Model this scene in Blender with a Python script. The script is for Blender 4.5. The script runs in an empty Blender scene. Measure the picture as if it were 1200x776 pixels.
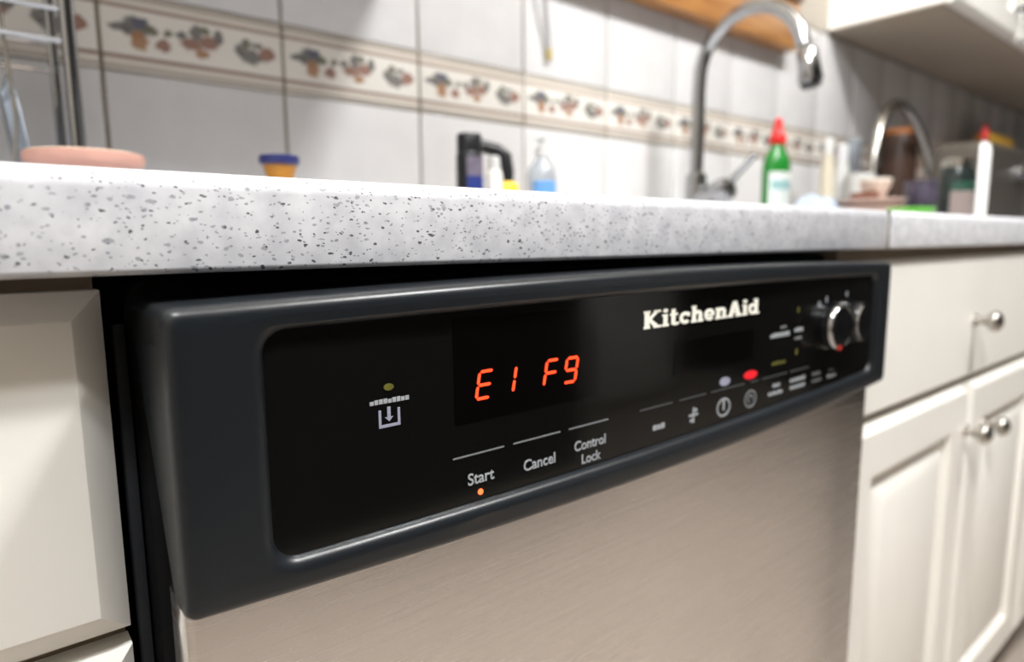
import bpy, bmesh, math, random
from mathutils import Vector, Matrix
random.seed(7)
S = bpy.context.scene
COL = S.collection
PI = math.pi

# ---------------------------------------------------------------- camera, world, lights, exposure
FPX = 764.43
cam_data = bpy.data.cameras.new('camera')
cam = bpy.data.objects.new('camera', cam_data)
COL.objects.link(cam)
S.camera = cam
CAM = Vector((-0.0466, -0.2428, 0.0223))
def cam_axes(yaw, pitch, roll):
    cy, sy, cp, sp = math.cos(yaw), math.sin(yaw), math.cos(pitch), math.sin(pitch)
    f = Vector((sy*cp, cy*cp, -sp)); r = Vector((cy, -sy, 0)); u = r.cross(f)
    c, s = math.cos(roll), math.sin(roll)
    return c*r + s*u, -s*r + c*u, f
cr, cu, cf = cam_axes(math.radians(39.2631), math.radians(7.8982), math.radians(-0.4464))
cam.matrix_world = Matrix(((cr.x, cu.x, -cf.x, CAM.x), (cr.y, cu.y, -cf.y, CAM.y), (cr.z, cu.z, -cf.z, CAM.z), (0, 0, 0, 1)))
cam_data.sensor_width = 36
cam_data.lens = FPX*36/1200
cam_data.clip_start = 0.01
cam_data.dof.use_dof = True
cam_data.dof.focus_distance = 0.288
cam_data.dof.aperture_fstop = 5.0

world = bpy.data.worlds.new('world'); S.world = world
world.use_nodes = True
world.node_tree.nodes['Background'].inputs[0].default_value = (0.9, 0.95, 1.0, 1)
world.node_tree.nodes['Background'].inputs[1].default_value = 0.03

S.view_settings.view_transform = 'Standard'
S.view_settings.look = 'None'
S.view_settings.gamma = 1
S.view_settings.use_curve_mapping = False
S.view_settings.exposure = -0.15

FLOOR = -0.86
CEIL = 1.72
# (x, y), watts per globe, label
LAMPS = [((0.94, -0.60), 46, 'white ceiling lamp with three glowing globes over the dishwasher'),
         ((-0.30, -0.62), 38, 'white ceiling lamp with three glowing globes at the left, over the dish rack end')]

# ---------------------------------------------------------------- helpers
def lin(c):
    c = c/255
    return c/12.92 if c <= 0.04045 else ((c+0.055)/1.055)**2.4
def rgb(*c): return (lin(c[0]), lin(c[1]), lin(c[2]), 1)

def mat(name, color, rough=0.5, metal=0.0, noise=0.0, nscale=60, bump=0.0, bscale=300, spec=0.5, coat=0.0, trans=0.0, emit=None, estr=0, aniso=0.0, ior=1.45, alpha=1.0):
    m = bpy.data.materials.new(name); m.use_nodes = True
    nt = m.node_tree; b = nt.nodes['Principled BSDF']
    b.inputs['Base Color'].default_value = color
    b.inputs['Roughness'].default_value = rough
    b.inputs['Metallic'].default_value = metal
    b.inputs['Specular IOR Level'].default_value = spec
    b.inputs['Coat Weight'].default_value = coat
    b.inputs['Coat Roughness'].default_value = 0.08
    b.inputs['Transmission Weight'].default_value = trans
    b.inputs['IOR'].default_value = ior
    b.inputs['Anisotropic'].default_value = aniso
    b.inputs['Alpha'].default_value = alpha
    if emit:
        b.inputs['Emission Color'].default_value = emit
        b.inputs['Emission Strength'].default_value = estr
    tc = nt.nodes.new('ShaderNodeTexCoord')
    if noise:
        n = nt.nodes.new('ShaderNodeTexNoise'); n.inputs['Scale'].default_value = nscale; n.inputs['Detail'].default_value = 4
        nt.links.new(tc.outputs['Object'], n.inputs['Vector'])
        mr = nt.nodes.new('ShaderNodeMapRange')
        mr.inputs['From Min'].default_value = .3; mr.inputs['From Max'].default_value = .7
        mr.inputs['To Min'].default_value = 1-noise; mr.inputs['To Max'].default_value = 1+noise
        nt.links.new(n.outputs['Fac'], mr.inputs['Value'])
        mx = nt.nodes.new('ShaderNodeVectorMath'); mx.operation = 'SCALE'
        mx.inputs[0].default_value = color[:3]
        nt.links.new(mr.outputs['Result'], mx.inputs['Scale'])
        nt.links.new(mx.outputs['Vector'], b.inputs['Base Color'])
    if bump:
        n2 = nt.nodes.new('ShaderNodeTexNoise'); n2.inputs['Scale'].default_value = bscale; n2.inputs['Detail'].default_value = 3
        nt.links.new(tc.outputs['Object'], n2.inputs['Vector'])
        bp = nt.nodes.new('ShaderNodeBump'); bp.inputs['Strength'].default_value = bump; bp.inputs['Distance'].default_value = 0.001
        nt.links.new(n2.outputs['Fac'], bp.inputs['Height'])
        nt.links.new(bp.outputs['Normal'], b.inputs['Normal'])
    return m

WLOC = {}
def finish(name, bm, m, parent=None, loc=(0, 0, 0), smooth=True, sharp=35, mesh=None):
    if mesh is None:
        bmesh.ops.recalc_face_normals(bm, faces=bm.faces)
        mesh = bpy.data.meshes.new(name)
        bm.to_mesh(mesh); bm.free()
        if smooth:
            mesh.polygons.foreach_set('use_smooth', [True]*len(mesh.polygons))
            mesh.set_sharp_from_angle(angle=math.radians(sharp))
        if m is not None: mesh.materials.append(m)
    o = bpy.data.objects.new(name, mesh)
    COL.objects.link(o)
    o.location = loc
    WLOC[o.name] = Vector(loc)
    if parent is not None:
        o.parent = parent
        o.matrix_parent_inverse = Matrix.Translation(-WLOC[parent.name])
    return o
def tag(o, label=None, cat=None, group=None, kind=None):
    if label: o['label'] = label
    if cat: o['category'] = cat
    if group: o['group'] = group
    if kind: o['kind'] = kind
    return o
def thing(name, label, cat, loc, group=None):
    o = bpy.data.objects.new(name, None); COL.objects.link(o)
    o.location = loc; o.empty_display_size = 0.02
    WLOC[o.name] = Vector(loc)
    return tag(o, label, cat, group)
def struct(name, bm, m, **k):
    o = finish(name, bm, m, **k); o['kind'] = 'structure'; return o

def box(bm, x0, x1, y0, y1, z0, z1, bev=0, seg=2):
    r = bmesh.ops.create_cube(bm, size=1, matrix=Matrix.Translation(((x0+x1)/2, (y0+y1)/2, (z0+z1)/2)) @ Matrix.Diagonal((x1-x0, y1-y0, z1-z0, 1)))
    if bev:
        es = list({e for v in r['verts'] for e in v.link_edges})
        bmesh.ops.bevel(bm, geom=es, offset=bev, segments=seg, affect='EDGES', profile=0.5)
    return bm
def boxbm(*a, **k): return box(bmesh.new(), *a, **k)

def rings_to(bm, rings, cap0=True, cap1=True, closed=True):
    vs = [[bm.verts.new(p) for p in r] for r in rings]
    n = len(rings[0])
    for a, b in zip(vs[:-1], vs[1:]):
        for i in range(n if closed else n-1):
            j = (i+1) % n
            bm.faces.new((a[i], a[j], b[j], b[i]))
    if cap0: bm.faces.new(list(reversed(vs[0])))
    if cap1: bm.faces.new(vs[-1])
    return bm
def lathe(bm, prof, origin=(0, 0, 0), axis=(0, 0, 1), n=32, scale=(1, 1)):
    ax = Vector(axis).normalized()
    q = Vector((0, 0, 1)).rotation_difference(ax)
    rings = []
    for r, h in prof:
        r = max(r, 0.00005)
        rings.append([Vector(origin) + q @ Vector((r*scale[0]*math.cos(2*PI*i/n), r*scale[1]*math.sin(2*PI*i/n), h)) for i in range(n)])
    return rings_to(bm, rings)
def tube(bm, pts, rad, n=12):
    pts = [Vector(p) for p in pts]
    rads = rad if isinstance(rad, (list, tuple)) else [rad]*len(pts)
    t = (pts[1]-pts[0]).normalized()
    ref = Vector((0, 0, 1)) if abs(t.z) < .9 else Vector((1, 0, 0))
    nrm = t.cross(ref).normalized()
    rings = []
    for i, p in enumerate(pts):
        t2 = (pts[min(i+1, len(pts)-1)] - pts[max(i-1, 0)]).normalized()
        nrm = (nrm - t2*nrm.dot(t2)).normalized()
        bi = t2.cross(nrm)
        rings.append([p + rads[i]*(nrm*math.cos(2*PI*k/n) + bi*math.sin(2*PI*k/n)) for k in range(n)])
    return rings_to(bm, rings)
def rrect(x0, x1, z0, z1, r, cs=5, ss=12):
    """closed outline in XZ, starting at bottom-left going counter-clockwise; same number of points for equal cs, ss"""
    pts = []
    cor = [((x1-r, z0+r), -PI/2), ((x1-r, z1-r), 0), ((x0+r, z1-r), PI/2), ((x0+r, z0+r), PI)]
    start = [(x0+r, z0), (x1, z0+r), (x1-r, z1), (x0, z1-r)]
    end = [(x1-r, z0), (x1, z1-r), (x0+r, z1), (x0, z0+r)]
    for s in range(4):
        for i in range(ss):
            t = i/ss
            pts.append((start[s][0]+(end[s][0]-start[s][0])*t, start[s][1]+(end[s][1]-start[s][1])*t))
        (cx, cz), a0 = cor[s]
        for i in range(cs):
            a = a0 + (PI/2)*i/cs
            pts.append((cx+r*math.cos(a), cz+r*math.sin(a)))
    return pts
def text(body, name, m, parent, x, z, size, y, ext=0.0001, bold=0.0, align='CENTER', wscale=1.0):
    c = bpy.data.curves.new(name, 'FONT')
    c.body = body; c.size = size; c.extrude = ext; c.offset = bold; c.align_x = align
    t = bpy.data.objects.new(name, c)
    me = None
    COL.objects.link(t)
    bpy.context.view_layer.update()
    dg = bpy.context.evaluated_depsgraph_get()
    me = bpy.data.meshes.new_from_object(t.evaluated_get(dg))
    bpy.data.objects.remove(t); bpy.data.curves.remove(c)
    me.transform(Matrix.Translation((x, y, z)) @ Matrix.Rotation(PI/2, 4, 'X') @ Matrix.Diagonal((wscale, 1, 1, 1)))
    me.materials.clear(); me.materials.append(m)
    return finish(name, None, None, parent, mesh=me)

# ---------------------------------------------------------------- materials
M = {}
M['grout'] = mat('grout', rgb(146, 137, 120), .9, noise=.1, nscale=80, bump=.3)
M['tile'] = mat('tile', rgb(204, 202, 201), .16, noise=.035, nscale=22, bump=.05, bscale=25)
M['cream'] = mat('cream_lacquer', rgb(243, 240, 233), .38, noise=.02, nscale=9, bump=.06, bscale=180)
M['carcass'] = mat('cabinet_carcass', rgb(176, 160, 138), .6, noise=.05, nscale=12)
M['cabbottom'] = mat('unpainted_cabinet_bottom', rgb(168, 156, 140), .6, noise=.04, nscale=10)
M['toe'] = mat('toe_kick', rgb(120, 92, 70), .6, noise=.1, nscale=20)
M['black'] = mat('black_satin_plastic', rgb(23, 27, 31), .34, noise=.06, nscale=40, bump=.05, bscale=900, spec=.5)
M['tub'] = mat('black_matte_plastic', rgb(10, 10, 11), .7, spec=.25)
M['trimstrip'] = mat('dark_grey_strip', rgb(20, 22, 26), .6)
M['fascia'] = mat('glossy_black_fascia', rgb(12, 12, 11), .09, noise=.05, nscale=30, spec=.5)
M['displaywin'] = mat('display_window', rgb(4, 3, 3), .10, spec=.5)
M['led'] = mat('red_orange_led', rgb(40, 5, 0), .5, emit=(1.0, .050, .012, 1), estr=3.4)
M['led_core'] = mat('orange_led', rgb(60, 10, 0), .5, emit=(1.0, .16, .04, 1), estr=2.6)
M['redled'] = mat('red_led', rgb(120, 0, 4), .4, emit=(1.0, .015, .03, 1), estr=0.9)
M['white_print'] = mat('white_print', rgb(158, 162, 166), .6)
M['grey_print'] = mat('grey_print', rgb(120, 123, 126), .6)
M['dim_print'] = mat('dim_grey_print', rgb(72, 74, 76), .6)
M['lilac_print'] = mat('pale_lilac_print', rgb(150, 152, 172), .6)
M['yellow_print'] = mat('yellow_print', rgb(92, 90, 30), .6)
M['brand'] = mat('cream_brand_print', rgb(255, 253, 240), .35)
M['chrome'] = mat('chrome', rgb(168, 169, 171), .14, metal=1.0)
M['satin'] = mat('satin_nickel', rgb(176, 172, 166), .24, metal=1.0)
M['iron'] = mat('dark_iron', rgb(48, 46, 44), .65)
M['white_plastic'] = mat('white_plastic', rgb(196, 196, 193), .35)
M['dark'] = mat('dark_plastic', rgb(20, 21, 24), .4)
M['bulb'] = mat('lamp_globe', rgb(255, 250, 240), .4, emit=(1, 1, 1, 1), estr=14)

def steel_mat():
    m = mat('brushed_steel', rgb(214, 210, 208), .30, metal=1.0)
    nt = m.node_tree; b = nt.nodes['Principled BSDF']
    tc = nt.nodes.new('ShaderNodeTexCoord'); mp = nt.nodes.new('ShaderNodeMapping')
    mp.inputs['Scale'].default_value = (3, 3, 2200)
    n = nt.nodes.new('ShaderNodeTexNoise'); n.inputs['Scale'].default_value = 1.0; n.inputs['Detail'].default_value = 5
    nt.links.new(tc.outputs['Object'], mp.inputs['Vector']); nt.links.new(mp.outputs['Vector'], n.inputs['Vector'])
    mr = nt.nodes.new('ShaderNodeMapRange'); mr.inputs['To Min'].default_value = .20; mr.inputs['To Max'].default_value = .32
    nt.links.new(n.outputs['Fac'], mr.inputs['Value']); nt.links.new(mr.outputs['Result'], b.inputs['Roughness'])
    return m
M['steel'] = steel_mat()

def counter_mat():
    m = mat('speckled_white_laminate', rgb(224, 224, 226), .28, spec=.5)
    nt = m.node_tree; b = nt.nodes['Principled BSDF']; L = nt.links
    tc = nt.nodes.new('ShaderNodeTexCoord')
    wn = nt.nodes.new('ShaderNodeTexNoise'); wn.inputs['Scale'].default_value = 420; wn.inputs['Detail'].default_value = 2
    L.new(tc.outputs['Object'], wn.inputs['Vector'])
    vs = nt.nodes.new('ShaderNodeVectorMath'); vs.operation = 'MULTIPLY_ADD'
    vs.inputs[1].default_value = (.0022,)*3
    L.new(wn.outputs['Color'], vs.inputs[0]); L.new(tc.outputs['Object'], vs.inputs[2])
    base = nt.nodes.new('ShaderNodeTexNoise'); base.inputs['Scale'].default_value = 90; base.inputs['Detail'].default_value = 5
    L.new(tc.outputs['Object'], base.inputs['Vector'])
    ramp = nt.nodes.new('ShaderNodeValToRGB')
    ramp.color_ramp.elements[0].position = .3; ramp.color_ramp.elements[0].color = rgb(194, 195, 200)
    ramp.color_ramp.elements[1].position = .7; ramp.color_ramp.elements[1].color = rgb(222, 222, 225)
    L.new(base.outputs['Fac'], ramp.inputs['Fac'])
    cur = ramp.outputs['Color']
    for scale, thr, rad, col, amt in ((190, .80, .20, rgb(146, 148, 156), .75), (300, .68, .24, rgb(150, 152, 160), .8), (240, .84, .19, rgb(70, 72, 80), .95), (420, .78, .25, rgb(80, 82, 90), .95), (560, .72, .28, rgb(128, 130, 138), .8)):
        mp = nt.nodes.new('ShaderNodeMapping'); mp.inputs['Location'].default_value = (scale*.013, scale*.07, scale*.031); mp.inputs['Rotation'].default_value = (scale*.01, scale*.02, 0)
        mp.inputs['Scale'].default_value = (.85, 1, 1.5)
        L.new(vs.outputs['Vector'], mp.inputs['Vector'])
        v = nt.nodes.new('ShaderNodeTexVoronoi'); v.inputs['Scale'].default_value = scale
        L.new(mp.outputs['Vector'], v.inputs['Vector'])
        sep = nt.nodes.new('ShaderNodeSeparateColor'); L.new(v.outputs['Color'], sep.inputs['Color'])
        g = nt.nodes.new('ShaderNodeMath'); g.operation = 'GREATER_THAN'; g.inputs[1].default_value = thr
        L.new(sep.outputs[0], g.inputs[0])
        # size varies per flake
        sz = nt.nodes.new('ShaderNodeMath'); sz.operation = 'MULTIPLY_ADD'; sz.inputs[1].default_value = rad; sz.inputs[2].default_value = rad*.45
        L.new(sep.outputs[1], sz.inputs[0])
        lt = nt.nodes.new('ShaderNodeMath'); lt.operation = 'LESS_THAN'
        L.new(v.outputs['Distance'], lt.inputs[0]); L.new(sz.outputs[0], lt.inputs[1])
        mu = nt.nodes.new('ShaderNodeMath'); mu.operation = 'MULTIPLY'
        L.new(g.outputs[0], mu.inputs[0]); L.new(lt.outputs[0], mu.inputs[1])
        mu2 = nt.nodes.new('ShaderNodeMath'); mu2.operation = 'MULTIPLY'; mu2.inputs[1].default_value = amt
        L.new(mu.outputs[0], mu2.inputs[0])
        mx = nt.nodes.new('ShaderNodeMix'); mx.data_type = 'RGBA'
        L.new(mu2.outputs[0], mx.inputs['Factor']); L.new(cur, mx.inputs[6]); mx.inputs[7].default_value = col
        cur = mx.outputs[2]
    L.new(cur, b.inputs['Base Color'])
    return m
M['counter'] = counter_mat()

def border_mat():
    """glazed border tile printed with a row of fruit bowls between two brown double stripes (local x 0..0.196, z 0..0.082)"""
    m = mat('printed_border_tile', rgb(228, 224, 214), .18)
    nt = m.node_tree; b = nt.nodes['Principled BSDF']; L = nt.links
    tc = nt.nodes.new('ShaderNodeTexCoord')
    wn = nt.nodes.new('ShaderNodeTexNoise'); wn.inputs['Scale'].default_value = 130; wn.inputs['Detail'].default_value = 3
    L.new(tc.outputs['Object'], wn.inputs['Vector'])
    wv = nt.nodes.new('ShaderNodeVectorMath'); wv.operation = 'MULTIPLY_ADD'; wv.inputs[1].default_value = (.010, 0, .010)
    L.new(wn.outputs['Color'], wv.inputs[0]); L.new(tc.outputs['Object'], wv.inputs[2])
    off = (-.0050, 0, -.0050)
    cur = None
    rgbn = nt.nodes.new('ShaderNodeRGB'); rgbn.outputs[0].default_value = rgb(212, 208, 200); cur = rgbn.outputs[0]
    G, O, R_, BL, GR = rgb(104, 101, 98), rgb(152, 112, 80), rgb(134, 96, 82), rgb(94, 95, 108), rgb(104, 103, 86)
    blobs = [(.034, .047, .016, .013, G), (.037, .052, .009, .007, BL), (.036, .033, .010, .011, O), (.018, .045, .012, .005, G), (.050, .046, .008, .006, GR), (.060, .032, .009, .007, R_), (.066, .046, .005, .006, GR),
             (.090, .038, .013, .007, R_), (.096, .052, .007, .010, G), (.110, .043, .012, .008, R_), (.121, .052, .006, .009, G), (.102, .030, .009, .005, O), (.080, .047, .008, .004, G), (.106, .056, .006, .005, GR),
             (.158, .036, .015, .009, G), (.152, .050, .006, .007, GR), (.165, .050, .008, .004, G), (.178, .041, .011, .009, R_), (.144, .042, .006, .008, G)]
    for cx, cz, a, c, col in blobs:
        s = nt.nodes.new('ShaderNodeVectorMath'); s.operation = 'SUBTRACT'; s.inputs[1].default_value = (cx-off[0], 0, cz-off[2])
        L.new(wv.outputs['Vector'], s.inputs[0])
        mlt = nt.nodes.new('ShaderNodeVectorMath'); mlt.operation = 'MULTIPLY'; mlt.inputs[1].default_value = (1/a, 0, 1/c)
        L.new(s.outputs['Vector'], mlt.inputs[0])
        ln = nt.nodes.new('ShaderNodeVectorMath'); ln.operation = 'LENGTH'; L.new(mlt.outputs['Vector'], ln.inputs[0])
        mr = nt.nodes.new('ShaderNodeMapRange'); mr.inputs['From Min'].default_value = 1.1; mr.inputs['From Max'].default_value = .75
        mr.inputs['To Max'].default_value = .9
        L.new(ln.outputs['Value'], mr.inputs['Value'])
        mx = nt.nodes.new('ShaderNodeMix'); mx.data_type = 'RGBA'
        L.new(mr.outputs['Result'], mx.inputs['Factor']); L.new(cur, mx.inputs[6]); mx.inputs[7].default_value = col
        cur = mx.outputs[2]
    sep = nt.nodes.new('ShaderNodeSeparateXYZ'); L.new(tc.outputs['Object'], sep.inputs[0])
    for z0, z1, col, amt in ((0.001, .0055, rgb(150, 138, 124), .8), (.0055, .012, rgb(196, 188, 177), .8), (.012, .0165, rgb(128, 98, 84), .85), (.065, .069, rgb(135, 108, 92), .85), (.069, .0755, rgb(196, 188, 177), .8), (.0755, .0805, rgb(148, 136, 122), .8)):
        cmp_ = nt.nodes.new('ShaderNodeMath'); cmp_.operation = 'COMPARE'; cmp_.inputs[1].default_value = (z0+z1)/2; cmp_.inputs[2].default_value = (z1-z0)/2
        L.new(sep.outputs['Z'], cmp_.inputs[0])
        ml = nt.nodes.new('ShaderNodeMath'); ml.operation = 'MULTIPLY'; ml.inputs[1].default_value = amt; L.new(cmp_.outputs[0], ml.inputs[0])
        mx = nt.nodes.new('ShaderNodeMix'); mx.data_type = 'RGBA'
        L.new(ml.outputs[0], mx.inputs['Factor']); L.new(cur, mx.inputs[6]); mx.inputs[7].default_value = col
        cur = mx.outputs[2]
    L.new(cur, b.inputs['Base Color'])
    return m
M['border'] = border_mat()

def wood_mat(name, c1, c2, rough=.35, scale=(2, 18, 18)):
    m = mat(name, c1, rough)
    nt = m.node_tree; b = nt.nodes['Principled BSDF']; L = nt.links
    tc = nt.nodes.new('ShaderNodeTexCoord'); mp = nt.nodes.new('ShaderNodeMapping'); mp.inputs['Scale'].default_value = scale
    n = nt.nodes.new('ShaderNodeTexNoise'); n.inputs['Scale'].default_value = 3; n.inputs['Detail'].default_value = 6; n.inputs['Distortion'].default_value = .6
    r = nt.nodes.new('ShaderNodeValToRGB'); r.color_ramp.elements[0].color = c1; r.color_ramp.elements[1].color = c2
    r.color_ramp.elements[0].position = .35; r.color_ramp.elements[1].position = .65
    L.new(tc.outputs['Object'], mp.inputs['Vector']); L.new(mp.outputs['Vector'], n.inputs['Vector']); L.new(n.outputs['Fac'], r.inputs['Fac']); L.new(r.outputs['Color'], b.inputs['Base Color'])
    return m
M['wood'] = wood_mat('orange_pine', rgb(176, 126, 74), rgb(146, 98, 54))
M['floorwood'] = wood_mat('floor_boards', rgb(200, 189, 178), rgb(166, 154, 143), .4, (1.2, 9, 9))
M['plaster'] = mat('beige_plaster', rgb(172, 164, 152), .9, noise=.02, nscale=6)
M['darkwall'] = mat('dark_wall_paint', rgb(40, 37, 35), .8, noise=.05, nscale=5)
M['fridge'] = mat('white_enamel', rgb(225, 225, 224), .4)

# ---------------------------------------------------------------- the room
WALLY = 0.6102
TX, TW = 0.0793, 0.2
XL, XR, YF = -1.5, 3.75, -2.7
wall = struct('wall_back', boxbm(XL-.1, XR+.1, WALLY+.004, WALLY+.12, FLOOR, CEIL), M['grout'], smooth=False)
up = struct('wall_back_plaster', boxbm(XL, XR, WALLY+.001, WALLY+.004, .547, CEIL), M['plaster'], smooth=False)
def tile_mesh(name, w, h, m, t=.0045):
    bm = bmesh.new()
    out = [(0, 0), (w, 0), (w, h), (0, h)]
    def ring(d, y): return [Vector((max(d, min(w-d, x)), y, max(d, min(h-d, z)))) for x, z in out]
    rings_to(bm, [ring(0, t), ring(0, .0014), ring(.0006, .0004), ring(.0018, 0)])
    bmesh.ops.recalc_face_normals(bm, faces=bm.faces)
    me = bpy.data.meshes.new(name); bm.to_mesh(me); bm.free()
    me.polygons.foreach_set('use_smooth', [True]*len(me.polygons)); me.set_sharp_from_angle(angle=math.radians(60))
    me.materials.append(m); return me
G = .0042
low = tile_mesh('tile', TW-G, .25-G, M['tile'])
bor = tile_mesh('border_tile', TW-G, .082, M['border'], .0055)
for k in range(-6, 18):
    x = TX + k*TW + G/2
    jit = lambda: random.uniform(-.0003, .0003)
    finish('tile', None, None, wall, (x, WALLY+jit(), .2118-.25+G/2), mesh=low)
    finish('border_tile', None, None, wall, (x, WALLY-.0012, .2122), mesh=bor)
    finish('tile', None, None, wall, (x, WALLY+jit(), .2966), mesh=low)
struct('floor', boxbm(XL-.1, XR+.1, YF-.1, WALLY+.1, FLOOR-.05, FLOOR), M['floorwood'], smooth=False)
struct('ceiling', boxbm(XL-.1, XR+.1, YF-.1, WALLY+.1, CEIL, CEIL+.05), M['plaster'], smooth=False)
struct('wall_left', boxbm(XL-.1, XL, YF, WALLY, FLOOR, CEIL), M['plaster'], smooth=False)
struct('wall_right', boxbm(XR, XR+.1, YF, WALLY, FLOOR, CEIL), M['darkwall'], smooth=False)
struct('wall_front', boxbm(XL-.1, XR+.1, YF-.1, YF, FLOOR, CEIL), M['darkwall'], smooth=False)

# ceiling lamp with three globes: the light of the room
def ceiling_lamp(x, y, watts, label):
    t = thing('ceiling_lamp', label, 'lamp', (x, y, CEIL))
    finish('ceiling_plate', lathe(bmesh.new(), [(.0, 0), (.11, 0), (.11, -.015), (.09, -.03), (0, -.03)], (x, y, CEIL)), M['chrome'], t)
    for i in range(3):
        a = 2*PI*i/3 + .4
        gx, gy, gz = x+.10*math.cos(a), y+.10*math.sin(a), CEIL-.14
        finish('stem', tube(bmesh.new(), [(x+.06*math.cos(a), y+.06*math.sin(a), CEIL-.02), (gx, gy, gz+.03)], .008), M['chrome'], t)
        finish('globe', lathe(bmesh.new(), [(.045*math.sin(PI*j/12), -.045*math.cos(PI*j/12)) for j in range(13)], (gx, gy, gz)), M['bulb'], t)
        l = bpy.data.lights.new('globe_light', 'POINT'); l.energy = watts; l.color = (.94, .97, 1.0) if x < 0 else (.975, .985, 1.0); l.shadow_soft_size = .05
        lo = bpy.data.objects.new('globe_light', l); COL.objects.link(lo); lo.location = (gx, gy, gz-.10)
for (x, y), w, lab in LAMPS: ceiling_lamp(x, y, w, lab)

# refrigerator on the far side of the room, seen only as a pale band mirrored in the fascia
t = thing('refrigerator', 'white refrigerator against the wall opposite the dishwasher, mirrored in its glossy fascia', 'refrigerator', (2.66, -2.3, FLOOR))
finish('body', boxbm(2.36, 2.97, -2.68, -2.02, FLOOR+.03, .85, bev=.01), M['fridge'], t)
finish('door', boxbm(2.365, 2.965, -2.015, -1.98, FLOOR+.06, .28, bev=.01), M['fridge'], t)
finish('door', boxbm(2.365, 2.965, -2.015, -1.98, .29, .845, bev=.01), M['fridge'], t)
finish('handle', tube(bmesh.new(), [(2.41, -1.98, .05), (2.41, -1.95, .06), (2.41, -1.95, .24), (2.41, -1.98, .25)], .009), M['satin'], t)

t = thing('base_cabinet', 'added unseen dark cabinet run across the aisle, darkening the reflection in the glossy fascia', 'cabinet', (.2, -1.8, FLOOR))  # unseen run, added so that the fascia mirrors something dark
M['espresso'] = mat('espresso_lacquer', rgb(30, 26, 24), .5)
finish('body', boxbm(-1.40, 1.74, -2.10, -1.52, FLOOR+.0, .0), M['espresso'], t, smooth=False)
finish('worktop', boxbm(-1.42, 1.76, -2.12, -1.48, .0005, .035, bev=.003), M['espresso'], t, smooth=False)
for i in range(5):
    a = -1.395+i*.626
    finish('door', boxbm(a, a+.62, -1.519, -1.50, FLOOR+.10, -.005, bev=.002), M['espresso'], t, smooth=False)

# ---------------------------------------------------------------- countertop
CT, CB, CY = 0.04914, 0.0110, 0.0249
def counter(name, x0, x1, label):
    prof = []
    r = .0075
    for i in range(9):
        a = PI/2*i/8
        prof.append((CY+r-r*math.sin(a), CT-r+r*math.cos(a)))      # from top round to front
    r2 = .0025
    for i in range(5):
        a = PI/2*i/4
        prof.append((CY+r2-r2*math.cos(a), CB+r2-r2*math.sin(a)))
    prof += [(WALLY-.001, CB), (WALLY-.001, CT)]
    cy_, cz_ = (CY+WALLY)/2, (CT+CB)/2
    def ring(x, d):
        return [Vector((x, y+(d if y < cy_ else 0), z+(-d if z > cz_ else d))) for y, z in prof]
    e = .0022
    bm = rings_to(bmesh.new(), [ring(x0, e), ring(x0+e*.3, e*.3), ring(x0+e, 0), ring(x1-e, 0), ring(x1-e*.3, e*.3), ring(x1, e)])
    o = finish(name, bm, M['counter'], sharp=50)
    return tag(o, label, 'countertop')
XJ = .6545
counter('countertop', -1.4, XJ-.0014, 'white countertop slab with grey specks running over the dishwasher')
counter('countertop', XJ+.0014, 3.7, 'far countertop slab right of the thin joint, over the cream cabinet')

struct('trim_1', boxbm(XJ-.0026, XJ+.0026, CY+.0006, WALLY-.002, CB+.0005, CT-.0008, bev=.0004), mat('joint_gap_shade', rgb(96, 84, 66), .9), smooth=False)  # dark strip stands in for the shade inside the open slab joint

# ---------------------------------------------------------------- dishwasher
DW = thing('dishwasher', 'built-in dishwasher with black console showing a red error code and steel door', 'dishwasher', (.3015, .3, FLOOR))
PW = .603
def s01(x): return max(0, min(1, x/PW))
def ztop(x): return .0045*4*s01(x)*(1-s01(x))
def zbot(x): return -.1150 - .0066*4*s01(x)*(1-s01(x)) + .004*s01(x)**2
def bow(x): return .0025*4*s01(x)*(1-s01(x))
WX0, WX1, WZ0, WZ1 = .0335, .5725, -.1010, -.0112
CS, SS = 6, 40
def outer(d, y, bowed=1.0):
    pts = rrect(d, PW-d, 0+d, 1-d*0, .003, CS, SS)
    base = rrect(0, PW, -.115, 0, .0045, CS, SS)
    out = []
    for x, z in base:
        # scale into arched outline, inset by d
        t = (z+.115)/.115
        zz = zbot(x)+(ztop(x)-zbot(x))*t
        cx = PW/2; xx = x
        hz = (ztop(x)+zbot(x))/2
        xx = cx+(x-cx)*(1-d/cx)
        zz = hz+(zz-hz)*(1-d/.0575)
        yy = y(x, t) if callable(y) else y
        out.append(Vector((xx, yy-bow(x)*bowed, zz)))
    return out
def inner(d, y, bowed=1.0):
    base = rrect(WX0-d, WX1+d, WZ0-d, WZ1+d, .0095+d*.6, CS, SS)
    out = []
    for x, z in base:
        t = (z-WZ0)/(WZ1-WZ0)
        k = s01(x)
        z += (1-t)*(-.0038*4*k*(1-k) + .0065*k*k) + t*.0022*4*k*(1-k)
        out.append(Vector((x, y-bow(x)*bowed, z)))
    return out
def back_y(x, t):
    return .014 + .044*max(0, min(1, t/.92))**1.0 if t > .02 else .014
rings = [outer(.0025, lambda x, t: .062 if t > .9 else back_y(x, t), 0), outer(.0, lambda x, t: back_y(x, t), 0),
         outer(0, .0050), outer(.0005, .0028), outer(.0015, .0013), outer(.0028, .0004), outer(.0042, 0),
         outer(.0090, 0), inner(.0060, 0), inner(.0045, .0001), inner(.0030, .0006), inner(.0018, .0014), inner(.0008, .0026), inner(0.0, .0036, .0), inner(0, .009, 0)]
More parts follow.
